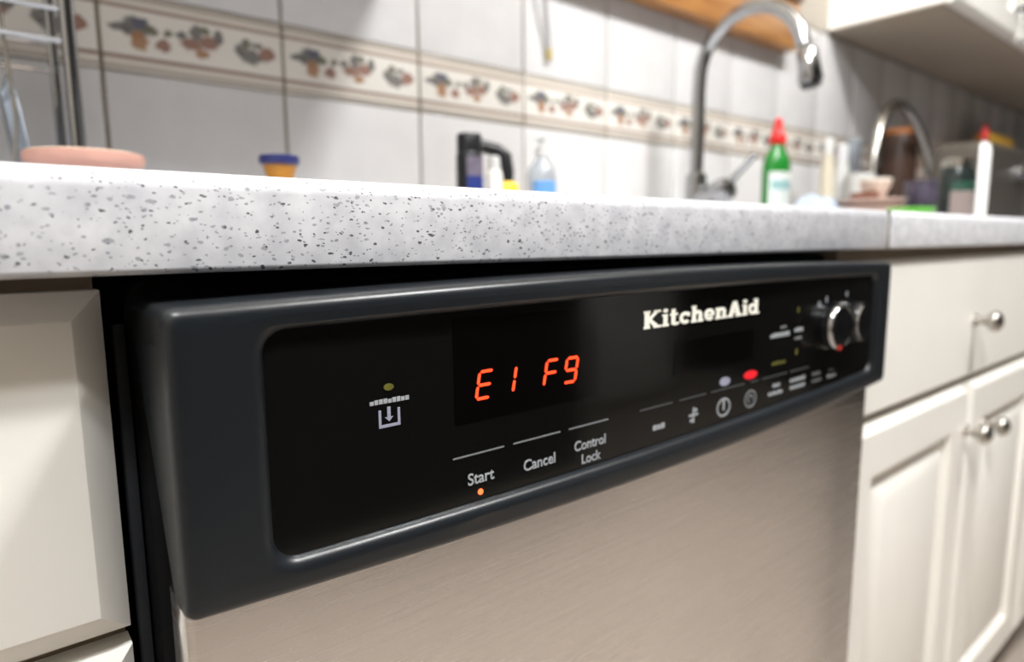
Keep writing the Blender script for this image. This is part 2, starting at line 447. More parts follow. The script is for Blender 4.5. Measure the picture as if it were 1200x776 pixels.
# the side depth follows a wedge: deep at the top, shallow where the steel door begins
bm = rings_to(bmesh.new(), rings, cap0=False, cap1=False)
finish('console_frame', bm, M['black'], DW, sharp=60)
FY = .0034
bm = bmesh.new()
rings_to(bm, [inner(.001, FY+.003, 0), inner(.001, FY, 0)])
finish('fascia', bm, M['fascia'], DW, smooth=False)
P = FY-.0002     # plane of the printing

# printing on the fascia, scaled about the camera position; dial centres moved likewise
PXS, PX0, PZ0 = .9895, -.0005, .0002
def flat(name, polys, m, parent, y=P, th=.0002, raw=False):
    bm = bmesh.new()
    if not raw: polys = [[(x*PXS+PX0, z*PXS+PZ0) for x, z in poly] for poly in polys]
    for n_, poly in enumerate(polys):
        yy = y-n_*3e-6
        a = [bm.verts.new((x, yy, z)) for x, z in poly]; b = [bm.verts.new((x, y+th, z)) for x, z in poly]
        bm.faces.new(a); bm.faces.new(list(reversed(b)))
        for i in range(len(a)):
            j = (i+1) % len(a); bm.faces.new((a[i], b[i], b[j], a[j]))
    return finish(name, bm, m, parent, smooth=False)
def rect(x0, x1, z0, z1): return [(x0, z0), (x1, z0), (x1, z1), (x0, z1)]
def ell(cx, cz, a, b, n=20): return [(cx+a*math.cos(2*PI*i/n), cz+b*math.sin(2*PI*i/n)) for i in range(n)]
def arcpoly(cx, cz, a, b, t, a0, a1, n=18):
    """list of quads along an elliptic arc, stroke t"""
    q = []
    for i in range(n):
        p0, p1 = a0+(a1-a0)*i/n, a0+(a1-a0)*(i+1)/n
        q.append([(cx+(a-t)*math.cos(p0), cz+(b-t)*math.sin(p0)), (cx+a*math.cos(p0), cz+b*math.sin(p0)), (cx+a*math.cos(p1), cz+b*math.sin(p1)), (cx+(a-t)*math.cos(p1), cz+(b-t)*math.sin(p1))])
    return q

dwin = flat('display_window', [rect(.1215, .2185, -.0640, -.0135)], M['displaywin'], DW, y=FY-.0003, th=.0003)
flat('cycle_window', [rect(.2885, .3800, -.0630, -.0420)], M['displaywin'], DW, y=FY-.0003, th=.0003)

# seven-segment digits, slanted
H, WD, TS, SL = .0131, .0082, .00145, .19
def digit(x, z, segs):
    def sh(poly): return [(x+px+SL*pz, z+pz) for px, pz in poly]
    h2 = H/2; g = .0004
    def hseg(zc, x0=0, x1=WD):
        return [(x0+g+TS/2, zc-TS/2), (x1-g-TS/2, zc-TS/2), (x1-g, zc), (x1-g-TS/2, zc+TS/2), (x0+g+TS/2, zc+TS/2), (x0+g, zc)]
    def vseg(xc, z0, z1):
        return [(xc, z0+g), (xc+TS/2, z0+g+TS/2), (xc+TS/2, z1-g-TS/2), (xc, z1-g), (xc-TS/2, z1-g-TS/2), (xc-TS/2, z0+g+TS/2)]
    D = {'a': hseg(H), 'g': hseg(h2), 'd': hseg(0), 'f': vseg(0, h2, H), 'e': vseg(0, 0, h2), 'b': vseg(WD, h2, H), 'c': vseg(WD, 0, h2)}
    return flat('display_digit', [sh(D[s]) for s in segs], M['led'], dwin, y=FY-.0006, th=.0003)
tag(digit(.1338, -.0533, 'afged'), 'glowing letter E on the display')
tag(digit(.1485, -.0533, 'bc'), 'glowing numeral 1 on the display')
tag(digit(.1776, -.0533, 'afge'), 'glowing letter F on the display')
tag(digit(.1922, -.0538, 'abfgcd'), 'glowing numeral 9 on the display')

# button lines and their captions
for x0, x1 in ((.1200, .1510), (.1570, .1900), (.1965, .2280), (.2562, .2879), (.2955, .3241), (.3301, .3712), (.3790, .3890), (.3950, .4310), (.4355, .4657)):
    flat('button_line', [rect(x0, x1, -.0808, -.0800)], M['grey_print'] if x0 < .25 else M['dim_print'], DW)
text('Start', 'button_caption', M['white_print'], DW, 0.1343, -0.0943, .0082, P, bold=.0001)
text('Cancel', 'button_caption', M['white_print'], DW, 0.1727, -0.0954, .0082, P, bold=.0001)
text('Control', 'button_caption', M['white_print'], DW, 0.2106, -0.0928, .0078, P, bold=.0001)
text('Lock', 'button_caption', M['white_print'], DW, 0.2110, -0.1011, .0078, P, bold=.0001)
flat('indicator_light', [ell(.1358, -.1003, .0015, .0015)], M['led_core'], DW, y=FY-.0005, th=.0005)['label'] = 'glowing orange light under Start'
flat('indicator_light', [ell(.3785, -.0749, .0085, .0030)], M['redled'], DW, y=FY-.0005, th=.0005)['label'] = 'red oval light above the round icon'
flat('indicator_light', [ell(.3460, -.0752, .0062, .0030)], M['lilac_print'], DW, y=FY-.0005, th=.0005)['label'] = 'pale unlit oval light'
flat('indicator_light', [ell(.0872, -.0402, .0024, .0015)], M['yellow_print'], DW, y=FY-.0005, th=.0005)['label'] = 'dim yellow light above the tray icon'

def marks(x0, x1, z, h, n, m, name='printed_mark', seed=0):
    """a row of tiny upright strokes, as small as lettering too small to read"""
    rnd = random.Random(seed+int(x0*1e4))
    ps = []; w = (x1-x0)/n
    for i in range(n):
        a = x0+i*w; hh = h*rnd.uniform(.72, 1)
        ps.append(rect(a, a+w*.84, z-h/2, z-h/2+hh))
    return flat(name, ps, m, DW)
# left: caption bar and tray-shaped icon
marks(.0780, .0975, -.0462, .0022, 9, M['white_print'])
flat('printed_icon', [rect(.0820, .0832, -.0580, -.0500), rect(.0820, .0925, -.0580, -.0567), rect(.0913, .0925, -.0580, -.0500), rect(.0862, .0878, -.0545, -.0490), [(.0850, -.0535), (.0890, -.0535), (.0870, -.0555)]], M['lilac_print'], DW)
# right group
marks(.2690, .2810, -.0934, .0040, 3, M['white_print'])
flat('printed_icon', [rect(.3100, .3118, -.0980, -.0876), rect(.3058, .3160, -.0934, -.0918), ell(.3085, -.0962, .0016, .0012, 8), ell(.3135, -.0896, .0016, .0012, 8)], M['white_print'], DW)
flat('printed_icon', arcpoly(.3458, -.0934, .0082, .0067, .0014, 0, 2*PI)+[rect(.3448, .3468, -.0955, -.0885)], M['white_print'], DW)
flat('printed_icon', arcpoly(.3799, -.0929, .0080, .0066, .0014, 0, 2*PI)+arcpoly(.3799, -.0929, .0038, .0034, .0012, -.6, 4.4, 10), M['grey_print'], DW)
marks(.4080, .4275, -.0708, .0028, 6, M['yellow_print'])
marks(.4105, .4215, -.0878, .0030, 3, M['white_print']); marks(.4045, .4255, -.0937, .0030, 6, M['white_print'])
marks(.4365, .4605, -.0876, .0032, 6, M['white_print']); marks(.4365, .4605, -.0934, .0032, 6, M['white_print'])
marks(.4720, .4860, -.0874, .0028, 4, M['grey_print']); marks(.4720, .4880, -.0933, .0026, 5, M['grey_print'])
marks(.4985, .5145, -.0928, .0034, 4, M['white_print']); marks(.5010, .5100, -.0880, .0022, 2, M['dim_print'])
# around the dial
marks(.4040, .4320, -.0494, .0034, 8, M['white_print'])
marks(.4180, .4270, -.0440, .0018, 2, M['grey_print'])
marks(.4395, .4530, -.0478, .0036, 3, M['white_print']); marks(.4400, .4510, -.0546, .0022, 3, M['grey_print'])
for x, z, c in ((.4438, -.0326, 'yellow_print'), (.4773, -.0305, 'white_print'), (.4895, -.0272, 'white_print'), (.5258, -.0250, 'white_print'), (.4440, -.0655, 'yellow_print')):
    flat('dial_mark', [rect(x-.0012, x+.0012, z-.0022, z+.0022)], M[c], DW)

# brand lettering: slab letters drawn with strokes; unit = cap height
def slab(word):
    xh, st, sf = .70, .25, .13
    polys = []; x = 0
    def bar(a, b, c, d): polys.append(rect(x+a, x+b, c, d))
    def ring(cx, a0=0, a1=2*PI, w=.36): polys.extend([[(x+px, pz) for px, pz in q] for q in arcpoly(cx, xh/2, w, xh/2+.01, .20, a0, a1)])
    for ch in word:
        if ch == 'K':
            bar(.05, .05+st+.04, 0, 1); bar(0, .38, 0, sf); bar(0, .38, 1-sf, 1)
            polys.append([(x+.28, .34), (x+.28, .56), (x+.68, 1-.02), (x+.96, 1-.02)]); polys.append([(x+.36, .62), (x+.30, .42), (x+.62, .02), (x+.98, .02)])
            bar(.58, 1.0, 1-sf, 1); bar(.58, 1.04, 0, sf); x += 1.10
        elif ch == 'i':
            bar(.07, .07+st, 0, xh); bar(0, .40, 0, sf); bar(0, .2, xh-sf, xh); polys.append([(x+q[0], q[1]) for q in ell(.19, .90, .15, .12, 12)]); x += .46
        elif ch == 't':
            bar(.10, .10+st, .06, .95); bar(0, .50, xh-sf, xh); polys.extend([[(x+px, pz) for px, pz in q] for q in arcpoly(.36, .16, .26, .17, .15, PI, 2*PI, 10)]); x += .62
        elif ch == 'c':
            ring(.36, .75, 2*PI-.75); bar(.50, .66, .42, xh-.04); x += .76
        elif ch in 'hn':
            top = 1 if ch == 'h' else xh
            bar(.06, .06+st, 0, top); bar(0, .38, 0, sf); bar(0, .2, top-sf, top)
            polys.extend([[(x+px, pz) for px, pz in q] for q in arcpoly(.45, .44, .28, .27, .20, 0, PI*.9, 10)])
            bar(.50, .50+st-.02, 0, .46); bar(.44, .82, 0, sf); x += .88
        elif ch == 'e':
            ring(.36, 0, 2*PI-.65); bar(.1, .70, xh/2-.08, xh/2+.05); x += .80
        elif ch == 'A':
            polys.append([(x+.08, 0), (x+.34, 0), (x+.62, 1), (x+.40, 1)]); polys.append([(x+.40, 1), (x+.66, 1), (x+1.0, 0), (x+.70, 0)])
            bar(.26, .82, .24, .38); bar(0, .40, 0, sf); bar(.62, 1.08, 0, sf); x += 1.14
        elif ch == 'd':
            ring(.36); bar(.50, .50+st, 0, 1); bar(.42, .6, 1-sf, 1); bar(.6, .86, 0, sf); x += .90
    return polys, x
polys, wtot = slab('KitchenAid')
bx0, bx1, bz0, bh = .2580, .3862, -.0308, .0108
k = (bx1-bx0)/wtot
flat('brand_name', [[(bx0+px*k, bz0+pz*bh) for px, pz in poly] for poly in polys], M['brand'], DW)

M['dialblack'] = mat('dial_black', rgb(9, 10, 13), .22)
# the two dials
def dial(x, z, r, length, first):
    bm = lathe(bmesh.new(), [(0, 0), (r*1.05, 0), (r*1.05, .0028), (r*.93, .0034), (r*.93, .0048), (r*.99, .0054), (r*.97, length-.0016), (r*.93, length-.0002), (r*.88, length), (0, length)], (x, FY, z), (0, -1, 0), 48)
    kn = finish('dial_knob', bm, M['dialblack'], DW)
    bm = bmesh.new(); rr = []
    if first:      # bright chamfer round the front edge
        for q, h in [(r*.965, length-.0030), (r*.995, length-.0026), (r*.975, length-.0008), (r*.915, length+.0005), (r*.885, length+.0003)]:
            rr.append([Vector((x+q*math.cos(2*PI*i/48), FY-h, z+q*math.sin(2*PI*i/48))) for i in range(48)])
        rings_to(bm, rr, False, False)
        finish('chrome_ring', bm, M['chrome'], kn)
        flat('pointer', [rect(x-.0055, x-.0005, z-r*.99, z-r*.80)], M['redled_off'], kn, y=FY-length-.0011, th=.0014, raw=True)
    else:          # C shaped bright inlay in the face
        for q, h in [(r*.86, length-.0002), (r*.84, length+.0012), (r*.70, length+.0012), (r*.68, length-.0002)]:
            rr.append([Vector((x+q*math.cos(a), FY-h, z+q*math.sin(a))) for a in [PI*.62+PI*.95*i/24 for i in range(25)]])
        rings_to(bm, rr, False, False, closed=False)
        finish('chrome_inlay', bm, M['chrome'], kn)
M['redled_off'] = mat('red_pointer', rgb(170, 40, 28), .4)
dial(.4838, -.0482, .0184, .0135, True)
dial(.5245, -.0474, .0176, .0135, False)

# steel door, tub front and the strip in the gap
DX0, DX1, DY0 = .0015, .6005, .0140
prof = [(DX0+.0008, .0345), (DX0, .0335), (DX0, DY0+.0050), (DX0+.0006, DY0+.0030), (DX0+.0022, DY0+.0012), (DX0+.0046, DY0)]
full = prof + [(PW-x, y) for x, y in reversed(prof)]
ring = lambda z: [Vector((x, y, z)) for x, y in full]
bm = rings_to(bmesh.new(), [ring(-.745), ring(-.1135)])
finish('door_panel', bm, M['steel'], DW, sharp=50)
bm = bmesh.new()
a = rrect(-.0015, PW+.0015, -.84, .0075, .012, 5, 6)
rings_to(bm, [[Vector((x, .56, z)) for x, z in a], [Vector((x, .063, z)) for x, z in a], [Vector((x*.99+.003, .0605, z*.99-.002)) for x, z in a]])
finish('tub', bm, M['tub'], DW)
finish('side_strip', boxbm(-.0068, -.0022, .058, .064, -.80, -.010, bev=.001), M['trimstrip'], DW)
finish('kick_plate', boxbm(.004, PW-.004, .056, .061, FLOOR+.012, -.752), M['tub'], DW)

# ---------------------------------------------------------------- base cabinets
def front(bm, x0, x1, z0, z1, y, panel, ch=.011):
    """lacquered front: chamfered rim and, on doors, a raised panel behind a groove"""
    def rg(d, yy): return [Vector((x0+d, yy, z0+d)), Vector((x1-d, yy, z0+d)), Vector((x1-d, yy, z1-d)), Vector((x0+d, yy, z1-d))]
    L = [rg(0, y+.019), rg(0, y+.0075), rg(.0006, y+.0068), rg(ch, y+.0006), rg(ch+.0012, y)]
    if panel: L += [rg(.060, y), rg(.0612, y+.0008), rg(.0650, y+.0092), rg(.0760, y+.0098), rg(.0960, y+.0016), rg(.0985, y+.0008)]
    return rings_to(bm, L)
def knob(x, y, z, parent, l=.024, m='satin'):
    bm = lathe(bmesh.new(), [(0, 0), (.0085, 0), (.0085, .0015), (.0055, .004), (.0048, l*.45), (.0058, l*.55)] + [(.0135*math.sin(a), l*.55+.0095-.0095*math.cos(a)) for a in [PI*q/10 for q in range(3, 11)]], (x, y, z), (0, -1, 0), 24)
    return finish('knob', bm, M[m], parent)

YL, YR = .046, .0335
t = thing('base_cabinet', 'cream base cabinet left of the dishwasher, drawer front shaded by the countertop', 'cabinet', (-.26, .3, FLOOR))
x0, x1 = -.512, -.011
finish('body', boxbm(x0, x1, YL+.021, .58, FLOOR+.10, .0095), M['carcass'], t, smooth=False)
finish('toe_kick', boxbm(x0, x1, YL+.075, .58, FLOOR, FLOOR+.10), M['toe'], t, smooth=False)
d = finish('drawer', front(bmesh.new(), x0+.002, x1+.0005, -.1350, .0045, YL, False, .0095), M['cream'], t, sharp=25)
knob((x0+x1)/2, YL, -.066, d)
d = finish('door', front(bmesh.new(), x0+.002, x1+.0005, -.745, -.1430, YL, True), M['cream'], t, sharp=25)
knob(x1-.032, YL, -.215, d)

t = thing('base_cabinet', 'cream base cabinet right of the dishwasher, one drawer over two raised panel doors', 'cabinet', (.97, .3, FLOOR))
x0, x1 = .6125, 1.355
xm = .986
finish('body', boxbm(x0, x1, YR+.021, .58, FLOOR+.15, .0095), M['carcass'], t, smooth=False)
finish('toe_kick', boxbm(x0, x1, YR+.065, .58, FLOOR, FLOOR+.15), M['toe'], t, smooth=False)
d = finish('drawer', front(bmesh.new(), x0+.003, x1-.002, -.1655, -.0010, YR, False, .006), M['cream'], t, sharp=25)
knob(.972, YR, -.087, d)
d = finish('door', front(bmesh.new(), x0+.003, xm-.0015, -.700, -.1725, YR, True), M['cream'], t, sharp=25)
knob(.973, YR, -.2385, d)
d = finish('door', front(bmesh.new(), xm+.0015, x1-.002, -.700, -.1725, YR, True), M['cream'], t, sharp=25)
knob(1.052, YR, -.2430, d)
t = thing('base_cabinet', 'cream base cabinet at the far end past the two door one', 'cabinet', (2.5, .3, FLOOR))
finish('body', boxbm(1.357, 3.70, YR+.021, .58, FLOOR+.15, .0095), M['carcass'], t, smooth=False)
finish('toe_kick', boxbm(1.357, 3.70, YR+.065, .58, FLOOR, FLOOR+.15), M['toe'], t, smooth=False)
for i in range(3):
    a = 1.36+i*.78
    finish('door', front(bmesh.new(), a, a+.775, -.700, -.0010, YR, True), M['cream'], t, sharp=25)

# ---------------------------------------------------------------- wall cabinets and the wooden rail
ZR = .552
t = thing('wall_cabinet', 'cream wall cabinet with dark shadowed underside over the far counter', 'cabinet', (2.4, .46, ZR))
finish('body', boxbm(1.706, 3.70, .345, .609, ZR, ZR+.66), M['cream'], t, smooth=False)
finish('bottom_board', boxbm(1.712, 3.69, .350, .606, ZR-.004, ZR), M['cabbottom'], t, smooth=False)
for i in range(4):
    a = 1.710+i*.495
    d = finish('door', front(bmesh.new(), a, a+.490, ZR-.002, ZR+.65, .324, True), M['cream'], t, sharp=25)
    knob(a+.445 if i % 2 == 0 else a+.045, .324, ZR+.066, d, m='iron')
t = thing('wall_cabinet', 'cream wall cabinet above the dish rack at the left end', 'cabinet', (-.2, .46, .43))
finish('body', boxbm(-1.2, .450, .305, .605, .43, 1.18), M['cream'], t, smooth=False)
for i in range(3):
    a = -1.195+i*.548
    d = finish('door', front(bmesh.new(), a, a+.545, .432, 1.175, .284, True), M['cream'], t, sharp=25)
    knob(a+.50, .284, .50, d)

t = thing('wooden_rail', 'orange brown wooden board fixed to the tiles above the faucet', 'shelf', (1.1, .59, .455))
finish('board', boxbm(.722, 1.487, .568, .606, .456, .605, bev=.004), M['wood'], t)
finish('edge_strip', boxbm(.722, 1.487, .560, .568, .560, .605, bev=.002), M['toe'], t)
# pale cord with a yellow tip hanging beside the board
pts = [(.700, .588, .62), (.703, .586, .47), (.709, .590, .425), (.716, .596, .39), (.724, .600, .36), (.728, .602, .338)]
cd = thing('hanging_cord', 'thin pale cord with a yellowish tip hanging at the left end of the wooden board', 'cord', (.70, .588, .62))
finish('cord', tube(bmesh.new(), pts, .0042, 10), mat('pale_cord', rgb(160, 158, 158), .6), cd)
finish('tip', lathe(bmesh.new(), [(0, 0), (.004, .001), (.0052, .006), (.005, .018), (.003, .021), (0, .021)], (.7285, .602, .320)), mat('yellow_tip', rgb(170, 150, 84), .5), cd)
finish('hook', tube(bmesh.new(), [(.700, .609, .63), (.700, .595, .632), (.700, .588, .626), (.700, .586, .615)], .003), M['satin'], cd)

# ---------------------------------------------------------------- things on the counter
def lathe_part(name, prof, org, m, parent, n=32, axis=(0, 0, 1), scale=(1, 1)):
    return finish(name, lathe(bmesh.new(), prof, org, axis, n, scale), m, parent)

# chrome faucet
fx, fy = 1.006, .50
t = thing('faucet', 'chrome gooseneck kitchen faucet with a side lever, standing before the tiles', 'faucet', (fx, fy, CT))
lathe_part('base', [(0, 0), (.030, 0), (.030, .006), (.0200, .012), (.0190, .085), (.0180, .092), (.0125, .096), (0, .096)], (fx, fy, CT), M['chrome'], t)
pts = [(fx, fy, CT+.09), (fx, fy, .20), (fx, fy, .29)]
for i in range(1, 15):
    a = PI*i/15
    pts.append((fx+.006*i/15, fy-.0975+.0975*math.cos(a), .305+.105*math.sin(a)))
finish('spout', tube(bmesh.new(), pts, .0120, 16), M['chrome'], t)
hx = Vector((fx+.0065, fy-.196, .322))
lathe_part('spray_head', [(0, 0), (.0125, 0), (.0165, .006), (.0175, .030), (.0190, .050), (.0175, .054), (0, .054)], hx, M['chrome'], t, axis=(.05, -.16, -1))
e = hx+Vector((.05, -.16, -1)).normalized()*.0545
lathe_part('aerator', [(0, 0), (.0160, 0), (.0150, .006), (0, .006)], e, M['dark'], t, axis=(.05, -.16, -1))
ax = Vector((-.005, -.078, .026))
lathe_part('mixer_body', [(0, 0), (.0195, 0), (.0195, .045), (.0225, .050), (.0230, .066), (.0190, .078), (.008, .083), (0, .083)], (fx, fy, .088), M['chrome'], t, axis=ax)
finish('lever', tube(bmesh.new(), [(fx-.003, .432, .118), (fx+.012, .418, .140), (fx+.034, .402, .170)], [.0065, .0050, .0055], 12), mat('dark_chrome', rgb(104, 104, 106), .25, metal=1.0), t)

# detergent bottle
M['green'] = mat('green_plastic', rgb(40, 140, 52), .25, trans=.25, noise=.05)
M['redcap'] = mat('red_cap', rgb(214, 38, 36), .35)
M['label'] = mat('white_label', rgb(222, 228, 224), .5, noise=.03)
bx, by = 1.200, .45
t = thing('detergent_bottle', 'green dish soap bottle with red cap and white label right of the faucet', 'bottle', (bx, by, CT))
lathe_part('body', [(0, 0), (.030, 0), (.033, .004), (.033, .105), (.0325, .118), (.028, .132), (.019, .146), (.0135, .156), (.0125, .162), (0, .162)], (bx, by, CT), M['green'], t, scale=(1, .72))
# label wraps the front of the body
rg = []
for h in (.008, .102):
    rg.append([Vector((bx+.0336*math.cos(a), by+.0336*.72*math.sin(a), CT+h)) for a in [PI+.15+(PI-.62)*i/20 for i in range(21)]])
bm = bmesh.new(); rings_to(bm, rg, False, False, closed=False)
lab = finish('label', bm, M['label'], t)
rg = []
for h in (.068, .086):
    rg.append([Vector((bx+.0339*math.cos(a), by+.0339*.72*math.sin(a), CT+h)) for a in [PI+.35+(PI-1.1)*i/12 for i in range(13)]])
bm = bmesh.new(); rings_to(bm, rg, False, False, closed=False)
finish('label_band', bm, mat('teal_print', rgb(150, 190, 190), .5), lab)
rg = []
for h in (.004, .105):
    rg.append([Vector((bx+.0337*math.cos(a), by+.0337*.72*math.sin(a), CT+h)) for a in [2*PI-.46+.42*i/6 for i in range(7)]])
bm = bmesh.new(); rings_to(bm, rg, False, False, closed=False)
finish('side_label', bm, mat('dark_label', rgb(38, 52, 44), .5), t)
lathe_part('cap', [(0, .0), (.0165, 0), (.0165, .012), (.0120, .018), (.0085, .034), (.0070, .046), (.004, .049), (0, .049)], (bx, by, CT+.158), M['redcap'], t)

# small blue and yellow pot
t = thing('small_pot', 'small tapered pot, yellow with a blue rim, alone on the left counter', 'pot', (.190, .40, CT))
lathe_part('bowl', [(0, 0), (.0110, 0), (.0115, .004), (.0105, .020), (.0125, .036), (.0165, .048), (.0155, .048), (.011, .038), (0, .036)], (.190, .40, CT), mat('ochre_glaze', rgb(172, 116, 30), .3, noise=.1), t)
lathe_part('rim', [(.0160, .0465), (.0182, .0480), (.0190, .0520), (.0182, .0555), (.0165, .0550), (.0155, .049)], (.190, .40, CT), mat('blue_glaze', rgb(40, 44, 92), .3), t)

# salmon dish
t = thing('dish', 'shallow salmon pink dish with rounded rim in front of the wire rack', 'dish', (.031, .40, CT))
M['salmon'] = mat('salmon_glaze', rgb(194, 148, 134), .45, noise=.04)
lathe_part('bowl', [(0, 0), (.022, 0), (.024, .005), (.028, .020), (.0385, .035), (.0415, .0365), (.0430, .0405), (.0425, .0445), (.0395, .0455), (.034, .041), (.024, .024), (0, .020)], (.031, .40, CT), M['salmon'], t, 48)
lathe_part('rim_glaze', [(.0380, .0453), (.0405, .0461), (.0422, .0453), (.0408, .0449)], (.031, .40, CT), mat('pale_rim', rgb(240, 214, 190), .4), t, 48)

# black capped bottle, white tube, hook handled tool, pump bottle
t = thing('glue_bottle', 'black capped dark bottle with blue label, leftmost of the cluster below the tiles', 'bottle', (.452, .45, CT))
lathe_part('body', [(0, 0), (.0160, 0), (.0170, .003), (.0170, .080), (.0155, .084), (0, .084)], (.452, .45, CT), M['dark'], t)
lathe_part('cap', [(0, 0), (.0155, 0), (.0160, .003), (.0160, .020), (.0145, .023), (0, .023)], (.452, .45, CT+.084), M['dark'], t)
def wrap(name, x, y, r, z0, z1, a0, a1, m, parent):
    rg = [[Vector((x+r*math.cos(a0+(a1-a0)*i/14), y+r*math.sin(a0+(a1-a0)*i/14), z)) for i in range(15)] for z in (z0, z1)]
    bm = bmesh.new(); rings_to(bm, rg, False, False, closed=False)
    return finish(name, bm, m, parent)
a0, a1 = PI+.75, 2*PI+.5
lab = wrap('label', .452, .45, .0173, CT+.010, CT+.078, a0, a1, mat('grey_violet_label', rgb(98, 90, 104), .5, noise=.2, nscale=90), t)
wrap('label_band', .452, .45, .0175, CT+.010, CT+.054, a0, a1, mat('blue_print', rgb(24, 42, 110), .5), lab)
wrap('label_patch', .452, .45, .0175, CT+.062, CT+.076, a1-.9, a1, mat('orange_print', rgb(196, 96, 52), .5), lab)
t = thing('tube', 'small white bottle between the dark blue labelled bottle and the black hook', 'bottle', (.489, .447, CT))
lathe_part('body', [(0, 0), (.0105, 0), (.0110, .003), (.0110, .058), (.0090, .064), (0, .064)], (.489, .447, CT), mat('cream_plastic', rgb(226, 224, 214), .4), t)
lathe_part('cap', [(0, 0), (.0078, 0), (.0078, .016), (.006, .018), (0, .018)], (.489, .447, CT+.064), M['white_plastic'], t)
t = thing('squeeze_tool', 'black hooked handle standing on a yellow base beside the white bottle', 'tool', (.515, .455, CT))
bm = bmesh.new()
tube(bm, [(.472, .472, .144), (.490, .470, .146), (.508, .464, .142), (.517, .458, .134), (.519, .456, .115), (.518, .456, .098)], [.0075, .0085, .0090, .0090, .0088, .0085], 14)
finish('handle', bm, M['dark'], t)
lathe_part('base', [(0, 0), (.0150, 0), (.0160, .003), (.0160, .045), (.0120, .051), (0, .052)], (.5175, .456, CT), mat('yellow_plastic', rgb(236, 196, 36), .4), t)
M['clear'] = mat('clear_plastic', rgb(206, 212, 218), .15, trans=.75, ior=1.35)
t = thing('pump_bottle', 'clear pump bottle with a blue label below the tile border', 'bottle', (.575, .45, CT))
lathe_part('body', [(0, 0), (.0190, 0), (.0200, .003), (.0200, .062), (.0180, .072), (.0090, .082), (.0080, .088), (0, .088)], (.575, .45, CT), M['clear'], t)
wrap('label', .575, .45, .0203, CT+.034, CT+.054, PI+.2, 2*PI+.6, mat('sky_blue_label', rgb(96, 148, 206), .5), t)
lathe_part('pump', [(0, 0), (.0085, 0), (.0085, .012), (.0035, .013), (.0035, .022), (.0070, .023), (.0070, .028), (0, .028)], (.575, .45, CT+.088), M['white_plastic'], t, 20)
finish('nozzle', tube(bmesh.new(), [(.575, .45, CT+.113), (.563, .444, CT+.113), (.558, .441, CT+.108)], .0026, 8), M['white_plastic'], t)

# dish rack at the left end with two plates in it
t = RACK = thing('dish_rack', 'chrome wire dish rack with tall uprights at the left end', 'rack', (-.08, .50, CT))
RX0, RX1, RY0, RY1 = -.34, .034, .46, .585
for (x, y) in ((RX1, RY0), (RX1, RY1), (RX0, RY0), (RX0, RY1)):
    finish('upright', tube(bmesh.new(), [(x, y, CT), (x, y, .36)], .0060 if x == RX1 and y == RY0 else .0045, 12), M['chrome'], t)
for z in (.075, .196, .222):
    b_ = bmesh.new()
    tube(b_, [(RX0, RY0, z), (RX1, RY0, z), (RX1, RY1, z), (RX0, RY1, z), (RX0, RY0+.002, z)], .0024, 8)
    finish('rail', b_, M['chrome'], t)
for i in range(9):
    x = RX0+.03+i*.037
    finish('wire', tube(bmesh.new(), [(x, RY0+.004, .075), (x+.006, RY0+.012, .13), (x+.002, RY0+.006, .222)], .0016, 8), M['satin'], t)
for i in range(10):
    x = RX0+.012+i*.037
    finish('base_wire', tube(bmesh.new(), [(x, RY0, .075), (x, RY1, .075)], .0016, 8), M['satin'], t)
M['greyblue'] = mat('grey_blue_glaze', rgb(150, 158, 168), .25)
for i, (x, lab) in enumerate(((-.012, 'grey blue plate standing on edge in the rack, nearest the uprights'), (-.058, 'grey blue plate standing on edge in the rack, second from the uprights'))):
    o = finish('plate', lathe(bmesh.new(), [(0, 0), (.036, 0), (.038, .003), (.0480, .008), (.0480, .010), (.037, .007), (0, .005)], (x, .527, .0776+.048), (1, 0, .12), 40), M['greyblue'])
    tag(o, lab, 'plate', 'plates in the rack')

# far right group
t = thing('cloth', 'crumpled white and pale blue cloth right of the green bottle', 'cloth', (1.19, .36, CT))
bm = bmesh.new()
NX, NY = 22, 12
rnd = random.Random(3)
gv = [[None]*NY for _ in range(NX)]
for i in range(NX):
    for j in range(NY):
        u, v = i/(NX-1), j/(NY-1)
        env = math.sin(PI*u)**.5*math.sin(PI*v)**.5
        gv[i][j] = bm.verts.new((1.10+.16*u, .320+.09*v, CT+.002+env*(.044+.012*math.sin(9*u+3*v)+.008*math.sin(17*v+5*u)+rnd.uniform(-.003, .003))))
for i in range(NX-1):
    for j in range(NY-1): bm.faces.new((gv[i][j], gv[i+1][j], gv[i+1][j+1], gv[i][j+1]))
cl = finish('fabric', bm, mat('pale_blue_cloth', rgb(172, 184, 200), .9, noise=.12, nscale=30), t, sharp=180)
sm = cl.modifiers.new('thick', 'SOLIDIFY'); sm.thickness = .003

t = thing('candle_bottle', 'tall cream bottle with a narrow neck standing right of the green soap', 'bottle', (1.520, .50, CT))
lathe_part('body', [(0, 0), (.016, 0), (.0165, .004), (.0165, .120), (.012, .150), (.0105, .165), (0, .165)], (1.520, .50, CT), mat('cream_wax', rgb(196, 188, 168), .5), t)
lathe_part('cap', [(0, 0), (.0115, 0), (.0115, .034), (.009, .038), (0, .038)], (1.520, .50, CT+.165), M['white_plastic'], t)
t = thing('spray_bottle', 'slim white bottle right of the tall cream bottle', 'bottle', (1.592, .50, CT))
lathe_part('body', [(0, 0), (.018, 0), (.018, .120), (.0135, .150), (.012, .160), (0, .160)], (1.592, .50, CT), M['white_plastic'], t)
lathe_part('cap', [(0, 0), (.0125, 0), (.0125, .030), (.008, .036), (0, .036)], (1.592, .50, CT+.160), mat('pale_grey_cap', rgb(206, 206, 208), .4), t)
t = thing('glass_vase', 'slender clear glass standing behind the white cup', 'vase', (1.800, .565, CT))
